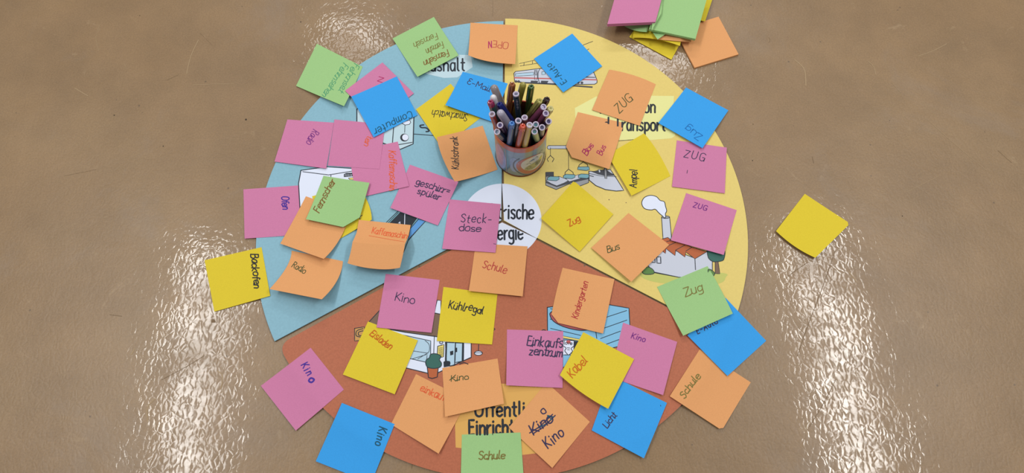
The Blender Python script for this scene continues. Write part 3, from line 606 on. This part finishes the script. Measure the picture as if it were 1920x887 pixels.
note('orange', [(1025, 717), (1106, 791), (1035.5, 877.6), (954, 801.6)], (0, 0, 2, 1), [T('Kino', (1001, 815), (1037, 789), 19, 'slate', w=2), Lstroke([(993, 812), (1012, 800), (1036, 777)], 'slate', w=1.6), Lstroke([(1000, 813), (1020, 800), (1041, 779)], 'slate', w=1.6), Lstroke([(1008, 803), (1024, 795), (1034, 786), (1026, 779), (1038, 782)], 'teal', w=1.6), Lstroke(smooth([(1019, 766), (1014, 771), (1018, 776), (1024, 773), (1019, 766)]), 'slate', w=1.7), T('Kino', (1028, 842), (1058, 815), 19, 'slate', w=1.9, g=4)], 'orange note with a word crossed out and Kino written below')
note('pink', [(950.6, 617.8), (1056, 621), (1054.8, 727.4), (949.3, 722.4)], (0, 0, 1, 5), [T('Einkaufs', (988, 648), (1054, 652), 18, 'slate', c=1, w=1.7), T('zentrum', (992, 665), (1053, 670), 16, 'slate', c=1, w=1.7)], 'pink note reading Einkaufszentrum')
note('yellow', [(1093.7, 622.7), (1189, 673.3), (1140.3, 766.6), (1049.8, 703.4)], (0, 1, 5, 4), [T('Kabel', (1073, 709), (1102, 678), 17, 'ochre', c=1, w=1.5)], 'yellow note reading Kabel', mids={'b': (1093, 738)})
note('pink', [(582.4, 652), (644.8, 730.5), (554.6, 807.5), (489, 723.5)], (0, 0, 2, 1), [T('Kin', (564, 686), (577, 704), 14, 'violet', w=1.7, g=6), Lstroke(smooth([(583, 709), (579, 714), (584, 717), (589, 712), (583, 709)]), 'violet', w=2.6)], 'pink note reading Kino at the lower left rim, last letter filled in')
note('orange', [(780, 701.5), (877, 750), (822.4, 850.7), (732.8, 795.7)], (0, 0, 4, 1), [T('einkauf', (787, 733), (832, 751), 14, 'orangered', c=1, w=1.3)], 'orange note reading einkauf in orange-red, below the Eisladen note')
note('blue', [(641, 755.5), (740, 795.3), (696, 906), (592, 865)], (3, 0, 1, 3), [T('Kino', (711, 800), (703, 833), 15, 'teal', w=1.7, g=4.5)], 'blue note reading Kino at the bottom left rim')
note('orange', [(829.3, 690), (933, 672.3), (945, 757), (834.4, 781.6)], (0, 0, 6, 5), [T('Kino', (846, 715), (878, 712), 11, 'greenish', c=1, w=1.2), Lstroke([(843, 713), (850, 707), (853, 708)], 'greenish', w=1.1)], 'orange note reading Kino in small dark script, above the beige caption label')
note('green', [(866, 815), (976, 811), (984, 925), (863, 930)], (0, 0, 3, 3), [T('Schule', (898, 862), (946, 861), 15, 'olive', c=1, w=1.6)], 'green note reading Schule at the bottom edge')
note('yellow', [(1509, 363.4), (1594, 419), (1528.8, 483.4), (1455, 433.2)], (0, 1, 4, 3), [], 'blank yellow note lying alone on the floor at the right', mids={'b': (1490, 462)}, cuts=((1, 0, .05),), group='blank sticky notes')
# ------------------------------------------------------------------ pads and loose notes at the top right
def pad(col, cor, z, t, label, n=7, parent=None):
    """a block of sheets: cor = four corners of its top face in the photograph at height z"""
    C = [at(x, y, z) for x, y in cor]; c = sum(C, Vector()) / 4; c.z = z - t
    root = empty('sticky_note_pad', c); tag(root, label, 'note pad', 'unused sticky note pads')
    def slab(nm, zt, th, dx, dy):
        vs = [Vector((p.x + dx, p.y + dy, zt)) - c for p in C] + [Vector((p.x + dx, p.y + dy, zt - th)) - c for p in C]
        fl_ = (vs[1] - vs[0]).cross(vs[2] - vs[1]).z < 0
        fs = [(0, 1, 2, 3), (7, 6, 5, 4), (0, 4, 5, 1), (1, 5, 6, 2), (2, 6, 7, 3), (3, 7, 4, 0)]
        if fl_: fs = [f[::-1] for f in fs]
        return mesh(nm, vs, fs, root, notemat(col))
    th = t / n
    for i in range(n): slab('sheet', z - i * th, th * .93, random.uniform(-1, 1) * .00022, random.uniform(-1, 1) * .00022)
    built.append(BVHTree.FromPolygons(C, [(0, 1, 2, 3)] if (C[1] - C[0]).cross(C[2] - C[1]).z > 0 else [(3, 2, 1, 0)]))
    return root
GP = 'loose blank sheets in the pile at the top right'
pad('orange', [(1265, 56), (1347.3, 31.2), (1384.8, 101.8), (1302.3, 127)], .0028, .0026, 'orange pad lying on the floor right of the pile', 5)
note('yellow', [(1222, 5), (1298, 40), (1258.9, 112), (1180, 69.5)], (0, 0, 1, 1), [], 'lowest yellow sheet of the pile', group=GP)
note('yellow', [(1202, -15), (1292, 0), (1275, 86), (1186, 71)], (0, 3, 10, 4), [], 'yellow sheet with curled front edge in the pile', group=GP, mids={'b': (1228, 73, 3)})
note('yellow', [(1240, -60), (1346, -32), (1322, 40), (1220, 20)], (2, 2, 4, 2), [], 'yellow sheet sticking out right of the green pad', group=GP)
note('orange', [(1215, 20), (1292, 6), (1296, 79), (1232, 74)], (0, 0, 2, 2), [], 'small orange sheet end under the green pad', group=GP)
note('green', [(1205, 30), (1262, 20), (1275, 45), (1233, 74)], (0, 0, 2, 5), [], 'pale green sheet with its corner pointing out below the green pad', group=GP)
note('green', [(1178, 0), (1232, 5), (1213, 60), (1171, 49)], (0, 3, 5, 3), [], 'crumpled green sheet between the pink and green pads', group=GP, mids={'b': (1190, 57, 2)})
pad('green', [(1240, -28), (1328, -12), (1304, 73), (1217, 54.5)], .0200, .0046, 'green pad with thick edge on top of the pile', 9)
note('green', [(1228, -30), (1246, -32), (1240, 25), (1222, 57)], (2, 2, 4, 4), [], 'narrow folded green sheet beside the pink pad', group=GP)
pad('pink', [(1163, -40), (1252, -44), (1229, 41), (1139, 45)], .0270, .0062, 'pink pad with thick edge at the top', 11)
# ------------------------------------------------------------------ tin of pens
def tube(prof, n=48, close=False):
    """lathe profile [(r,z)] -> vs, fs"""
    vs = [(r * math.cos(6.28318531 * i / n), r * math.sin(6.28318531 * i / n), z) for r, z in prof for i in range(n)]
    fs = [(k * n + i, k * n + (i + 1) % n, (k + 1) * n + (i + 1) % n, (k + 1) * n + i) for k in range(len(prof) - 1) for i in range(n)]
    return vs, fs
TC = Vector((.01611, .4577, DT)); RT, HT = .0368, .088
m_tin = mat('tin_print_blue', (112, 134, 152), .3, .5, .12, 60, 0, .25, .5)
m_tinin = mat('tin_inside', (120, 60, 44), .35, .5, 0, 1, 0, .6)
m_band = mat('tin_red_band', (172, 72, 54), .3, .5, .1, 80, 0, .15, .5)
m_lip = mat('tin_lip', (120, 70, 60), .25, .6, 0, 1, 0, .8)
tin = empty('pen_tin', TC); tag(tin, 'round printed tin with red rim holding felt-tip pens', 'pen holder')
v, f = tube([(RT - .001, 0), (RT + .0006, .0004), (RT + .0008, .002), (RT, .0032)]); mesh('base_lip', v, f, tin, m_lip, None, True)
v, f = tube([(RT, .003), (RT, HT - .0135)]); mesh('body', v, f, tin, m_tin, None, True)
v, f = tube([(RT + .0001, HT - .0135), (RT + .0001, HT - .0012)]); mesh('rim_band', v, f, tin, m_band, None, True)
v, f = tube([(RT, HT - .0015), (RT + .0009, HT - .0008), (RT + .0009, HT), (RT + .0002, HT + .0005), (RT - .0006, HT), (RT - .0008, HT - .001)]); mesh('rolled_rim', v, f, tin, m_band, None, True)
v, f = tube([(RT - .0008, HT - .001), (RT - .0008, .0012), (.0001, .0012)]); mesh('inner_wall', v, f, tin, m_tinin, None, True)
def on_tin(a, z, r=.00012): return Vector(((RT + r) * math.sin(a), -(RT + r) * math.cos(a), z))   # a=0 faces the viewer
def tin_shape(pts, m, r, name):
    """filled fan patch on the curved wall; pts = (angle, height)"""
    ca_ = sum(p[0] for p in pts) / len(pts); cz_ = sum(p[1] for p in pts) / len(pts); vs = [on_tin(ca_, cz_, r)]; fs = []
    R_ = 6
    for k in range(1, R_ + 1):
        for p in pts: vs.append(on_tin(ca_ + (p[0] - ca_) * k / R_, cz_ + (p[1] - cz_) * k / R_, r))
    n = len(pts)
    for i in range(n): fs.append((0, 1 + i, 1 + (i + 1) % n))
    for k in range(R_ - 1):
        for i in range(n): a = 1 + k * n; fs.append((a + i, a + n + i, a + n + (i + 1) % n, a + (i + 1) % n))
    if ((vs[fs[0][1]] - vs[0]).cross(vs[fs[0][2]] - vs[0])).dot(Vector((math.sin(ca_), -math.cos(ca_), 0))) < 0: fs = [x[::-1] for x in fs]
    return mesh(name, vs, fs, tin, m)
def tin_line(pts, wd, m, r, name='printed_line'):
    vs, fs = [], []
    pr = lambda p: (on_tin(p[0], p[1], r), Vector((math.sin(p[0]), -math.cos(p[0]), 0)))
    for st in pts:
        c = [pr(p) for p in st]; i0 = len(vs)
        for i, (p, n) in enumerate(c):
            t = (c[min(i + 1, len(c) - 1)][0] - c[max(i - 1, 0)][0]).normalized(); s = n.cross(t).normalized() * wd / 2; vs += [p + s, p - s]
        for i in range(len(c) - 1): a = i0 + 2 * i; fs.append((a, a + 1, a + 3, a + 2))
    return mesh(name, vs, fs, tin, m)
def tell(a, z, ra, rz, rot=0, n=32): return [(a + (ra * math.cos(t) * math.cos(rot) - rz * math.sin(t) * math.sin(rot)) / RT, z + ra * math.cos(t) * math.sin(rot) + rz * math.sin(t) * math.cos(rot)) for t in (6.2832 * i / n for i in range(n))]
tred = mat('tin_red', (168, 78, 70), .3, .5, coat=.4); tlil = mat('tin_lilac', (150, 146, 190), .3, .5, .15, 120, coat=.4); tpale = mat('tin_pale', (186, 190, 192), .3, .5, .1, 150, coat=.4)
tol = mat('tin_olive', (140, 140, 100), .3, .5, .3, 260, coat=.4); tdk = mat('tin_dark', (60, 70, 92), .35, .5, coat=.4)
tin_shape(tell(-.95, .036, .012, .034), tlil, .0001, 'printed_panel'); tin_shape(tell(-.28, .036, .007, .022), mat('tin_sky', (128, 150, 190), .3, .5, .12, 90, coat=.4), .0001, 'printed_panel')
tin_shape(tell(.42, .032, .0225, .027, .3), tred, .00016, 'emblem_ring'); tin_shape(tell(.5, .035, .0185, .0215, .5), tpale, .00022, 'emblem_field')
tin_shape(tell(.52, .027, .015, .009, .3), tol, .00028, 'emblem_scene')
tin_line([[p for p in tell(.42, .033, .0265, .031, .3)[k:k + 2]] for k in range(10, 32, 1)], .0022, tdk, .0002, 'dashed_border')
tin_line([tell(.30, .026, .0032, .0032) + tell(.30, .026, .0032, .0032)[:1], tell(.72, .027, .005, .004) + tell(.72, .027, .005, .004)[:1], tell(.72, .027, .0028, .0022) + tell(.72, .027, .0028, .0022)[:1],
          [(.3, .044), (.42, .048), (.5, .044), (.62, .05), (.7, .045)], [(.75, .052), (.85, .056), (.95, .053)], [(.2, .038), (.3, .041), (.38, .037)]], .0009, tdk, .00034, 'emblem_drawing')
tin_shape(tell(.42, .046, .004, .0018, .5), mat('tin_blue', (70, 110, 170), .3, .5), .0003, 'emblem_mark'); tin_shape(tell(.85, .036, .0035, .004), mat('tin_yellow', (190, 180, 70), .3, .5), .0003, 'emblem_mark')
tin_line([[(-.62, .003), (-.62, .040), (-.62, .074)]], .0006, mat('tin_seam', (196, 160, 150), .3), .0002, 'seam')
# pens
RP, LP = .0041, .142
def frame(d):
    d = d.normalized(); u = d.orthogonal().normalized(); return u, d.cross(u), d
def swept(p0, p1, prof, n=20, star=None):
    """profile [(distance from p1 backwards, radius)] around the axis"""
    u, w_, d = frame(p1 - p0); vs, fs = [], []
    for s, r in prof:
        for i in range(n):
            a = 6.28318531 * i / n; rr = r * (star if (star and i % 2) else 1)
            vs.append(p1 - d * s + (u * math.cos(a) + w_ * math.sin(a)) * rr)
    for k in range(len(prof) - 1):
        for i in range(n): fs.append((k * n + i, k * n + (i + 1) % n, (k + 1) * n + (i + 1) % n, (k + 1) * n + i))
    return vs, fs
def pmat(c, gloss=.28): return mat('pen_%d_%d_%d' % c, c, gloss, .5, coat=.35)
m_ring = mat('pen_white_end', (196, 186, 208), .35, .5); 
def place(tip, mid, r=RP):
    # choose the foot inside the tin so that the pen runs through "mid" (seen at rim height) and is LP long
    rim = DT + HT; best = None
    q = at(mid[0], mid[1], rim - .002)
    o2 = Vector((q.x - TC.x, q.y - TC.y))
    lim = RT - .0012 - r
    if o2.length > lim: o2 = o2.normalized() * lim; q.x, q.y = TC.x + o2.x, TC.y + o2.y
    for zz in [x * .001 for x in range(92, 150)]:
        t = at(tip[0], tip[1], zz); d = t - q
        if d.z < .004: continue
        k = (q.z - (DT + .0045)) / d.z; b = q - d * k
        off = Vector((b.x - TC.x, b.y - TC.y)); cl = False
        if off.length > lim: off = off.normalized() * lim; b = Vector((TC.x + off.x, TC.y + off.y, DT + .0045)); cl = True
        e = abs((t - b).length - LP) + (.2 * (q - (b + (t - b) * ((q.z - b.z) / (t.z - b.z)))).length)
        if best is None or e < best[0]: best = (e, t, b)
    _, t, b = best
    return [t, b, r]
def relax(L, n=400):
    def closest(p1, q1, p2, q2):
        d1, d2, r_ = q1 - p1, q2 - p2, p1 - p2; a, e, f_ = d1.dot(d1), d2.dot(d2), d2.dot(r_); c, b_ = d1.dot(r_), d1.dot(d2); den = a * e - b_ * b_
        s_ = min(1, max(0, (b_ * f_ - c * e) / den)) if den > 1e-12 else 0
        t_ = (b_ * s_ + f_) / e
        if t_ < 0: t_ = 0; s_ = min(1, max(0, -c / a))
        elif t_ > 1: t_ = 1; s_ = min(1, max(0, (b_ - c) / a))
        return s_, t_, (p2 + d2 * t_) - (p1 + d1 * s_)
    home = [x[0].copy() for x in L]
    for it in range(n):
        for i in range(len(L)):
            for j in range(i + 1, len(L)):
                A, B = L[i], L[j]; s_, t_, v_ = closest(A[1], A[0], B[1], B[0]); need = A[2] * 1.12 + B[2] * 1.12 + .0002; d_ = v_.length
                if d_ < need:
                    n_ = v_ / d_ if d_ > 1e-7 else Vector((random.random() - .5, random.random() - .5, 0)).normalized(); m_ = n_ * (need - d_) * .5
                    A[1] -= m_ * (1.25 - s_); A[0] -= m_ * s_ * .9; B[1] += m_ * (1.25 - t_); B[0] += m_ * t_ * .9
        for k, x in enumerate(L):
            lim = RT - .0012 - x[2]; x[0] += (home[k] - x[0]) * .06
            o_ = Vector((x[1].x - TC.x, x[1].y - TC.y)); x[1].z = DT + .0045
            if o_.length > lim: o_ = o_.normalized() * lim; x[1].x, x[1].y = TC.x + o_.x, TC.y + o_.y
            kz = (DT + HT - x[1].z) / (x[0].z - x[1].z); q = x[1].lerp(x[0], kz); o_ = Vector((q.x - TC.x, q.y - TC.y))   # stay inside the rim
            if o_.length > lim:
                dd = o_ - o_.normalized() * lim; x[1].x -= dd.x * .6; x[1].y -= dd.y * .6; x[0].x -= dd.x * .9; x[0].y -= dd.y * .9
def pen(kind, spot, body, end, label):
    t, b, r = spot
    root = empty('felt_tip_pen', b); tag(root, label, 'pen', 'felt-tip pens in the tin')
    off = lambda vs: [v_ - b for v_ in vs]
    capm, bodm = pmat(end), pmat(body)
    if kind == 'open':                       # back end of a pen: coloured barrel, white plug with a hollow
        vs, fs = swept(b, t, [((t - b).length, r * .55), ((t - b).length - .01, r * .9), ((t - b).length - .03, r), (.0022, r)]); mesh('barrel', off(vs), fs, root, bodm, None, True)
        vs, fs = swept(b, t, [(.0022, r * 1.0), (.0006, r * 1.02), (0, r * .95), (0, r * .68), (.0035, r * .6)]); mesh('end_ring', off(vs), fs, root, m_ring, None, True)
        vs, fs = swept(b, t, [(.003, r * .64), (.0031, .0001)]); mesh('hollow', off(vs), fs, root, capm)
    elif kind in ('cap', 'plug'):                      # fluted cap, star-shaped from above
        L = (t - b).length
        cl_ = .036 if kind == 'cap' else .009
        vs, fs = swept(b, t, [(L, r * .6), (L - .008, r), (cl_, r)]); mesh('barrel', off(vs), fs, root, bodm, None, True)
        vs, fs = swept(b, t, [(cl_ + .001, r * 1.12), (.004, r * 1.12), (.001, r * 1.0), (0, r * .8), (.0004, r * .45), (.0022, r * .2), (.0022, .0001)], 16, .82); mesh('cap', off(vs), fs, root, capm)
    elif kind == 'round':                    # smooth translucent cap with round end
        L = (t - b).length
        vs, fs = swept(b, t, [(L, r * .6), (L - .008, r), (.045, r)]); mesh('barrel', off(vs), fs, root, bodm, None, True)
        vs, fs = swept(b, t, [(.046, r * 1.1), (.006, r * 1.1), (.003, r * 1.0), (.001, r * .7), (0, r * .3), (0, .0001)]); mesh('cap', off(vs), fs, root, capm, None, True)
    if kind == 'open':                       # the row of small print along the barrel
        u, w_, d = frame(t - b); vs, fs = [], []
        toc = Vector((0, -.55, .83)); n_ = (toc - d * toc.dot(d)).normalized(); s_ = d.cross(n_)
        for k in range(7):
            p = t - d * (.008 + .0032 * k) + n_ * (r * 1.02) - b; a = len(vs); h_ = .0007 + .0005 * (k % 2)
            vs += [p - s_ * h_, p + s_ * h_, p + s_ * h_ - d * .0011, p - s_ * h_ - d * .0011]; fs.append((a, a + 1, a + 2, a + 3))
        if sum(body) < 330: mesh('printed_mark', vs, fs, root, m_ring)
    return root
c5 = K(880, 140, 4.433)
def cp(x, y): return c5((x, y))[0]
PENS = (
  ('round', cp(180, 95), cp(300, 330), (150, 140, 140), (142, 134, 136), 'grey translucent capped marker leaning left at the back', .0048),
  ('cap', cp(355, 78), cp(325, 300), (150, 84, 46), (146, 82, 44), 'brown felt-tip pen standing at the back'),
  ('open', cp(387, 160), cp(392, 330), (30, 52, 66), (120, 130, 150), 'dark teal felt-tip pen standing upright at the back'),
  ('round', cp(450, 72), cp(395, 270), (150, 142, 56), (150, 142, 60), 'olive felt-tip pen behind the dark green one'),
  ('cap', cp(512, 100), cp(440, 290), (52, 76, 40), (58, 92, 44), 'dark green felt-tip pen leaning right at the back'),
  ('cap', cp(640, 205), cp(545, 300), (56, 34, 34), (48, 28, 30), 'black-brown felt-tip pen leaning right'),
  ('cap', cp(675, 285), cp(580, 350), (176, 170, 110), (206, 200, 140), 'pale yellow felt-tip pen between two pink ones'),
  ('cap', cp(595, 225), cp(485, 340), (160, 150, 86), (176, 170, 96), 'khaki felt-tip pen leaning right'),
  ('open', cp(622, 275), cp(520, 370), (150, 78, 112), (130, 110, 160), 'pink felt-tip pen leaning right, upper one'),
  ('open', cp(652, 320), cp(560, 395), (148, 74, 110), (120, 100, 150), 'pink felt-tip pen leaning right, lower one'),
  ('open', cp(662, 397), cp(600, 425), (60, 38, 72), (80, 76, 120), 'dark purple felt-tip pen at the right edge'),
  ('plug', cp(165, 222), cp(235, 380), (50, 86, 84), (150, 44, 84), 'teal felt-tip pen with magenta end at the left'),
  ('round', cp(182, 172), cp(260, 330), (180, 180, 190), (222, 220, 226), 'white round-ended pen at the back left'),
  ('cap', cp(215, 215), cp(370, 370), (28, 38, 104), (30, 42, 120), 'dark blue felt-tip pen leaning left over the others'),
  ('open', cp(145, 342), cp(230, 420), (170, 66, 44), (150, 130, 130), 'red felt-tip pen leaning far left'),
  ('round', cp(235, 318), cp(330, 420), (160, 156, 176), (172, 168, 186), 'pale lilac translucent marker leaning left', .0048),
  ('open', cp(247, 443), cp(310, 475), (84, 58, 100), (90, 78, 130), 'violet felt-tip pen at the front left'),
  ('open', cp(207, 478), cp(300, 510), (30, 50, 80), (110, 130, 150), 'navy felt-tip pen at the front left edge'),
  ('open', cp(455, 360), cp(450, 440), (110, 50, 70), (150, 130, 150), 'wine red felt-tip pen in the middle'),
  ('open', cp(555, 435), cp(545, 480), (90, 130, 130), (90, 140, 150), 'turquoise felt-tip pen behind the pale green one'),
  ('plug', cp(358, 402), cp(352, 520), (52, 90, 140), (62, 120, 190), 'blue felt-tip pen with star-shaped cap at the front'),
  ('open', cp(405, 400), cp(403, 520), (62, 74, 74), (86, 104, 124), 'grey-green felt-tip pen at the front'),
  ('plug', cp(460, 418), cp(458, 525), (166, 74, 54), (204, 84, 62), 'orange-red felt-tip pen with star-shaped cap at the front'),
  ('open', cp(510, 423), cp(520, 515), (196, 180, 110), (200, 196, 170), 'yellow felt-tip pen at the front'),
  ('open', cp(560, 462), cp(575, 500), (130, 166, 130), (100, 150, 150), 'pale green felt-tip pen at the front right'),
  ('open', cp(608, 450), cp(610, 485), (96, 100, 110), (90, 90, 120), 'slate grey felt-tip pen at the front right'))
spots = [place(x[1], x[2], *x[6:]) for x in PENS]
relax(spots)
for x, sp_ in zip(PENS, spots): pen(x[0], sp_, x[3], x[4], x[5])
for o in list(bpy.data.objects):
    if '_c' in o: del o['_c']
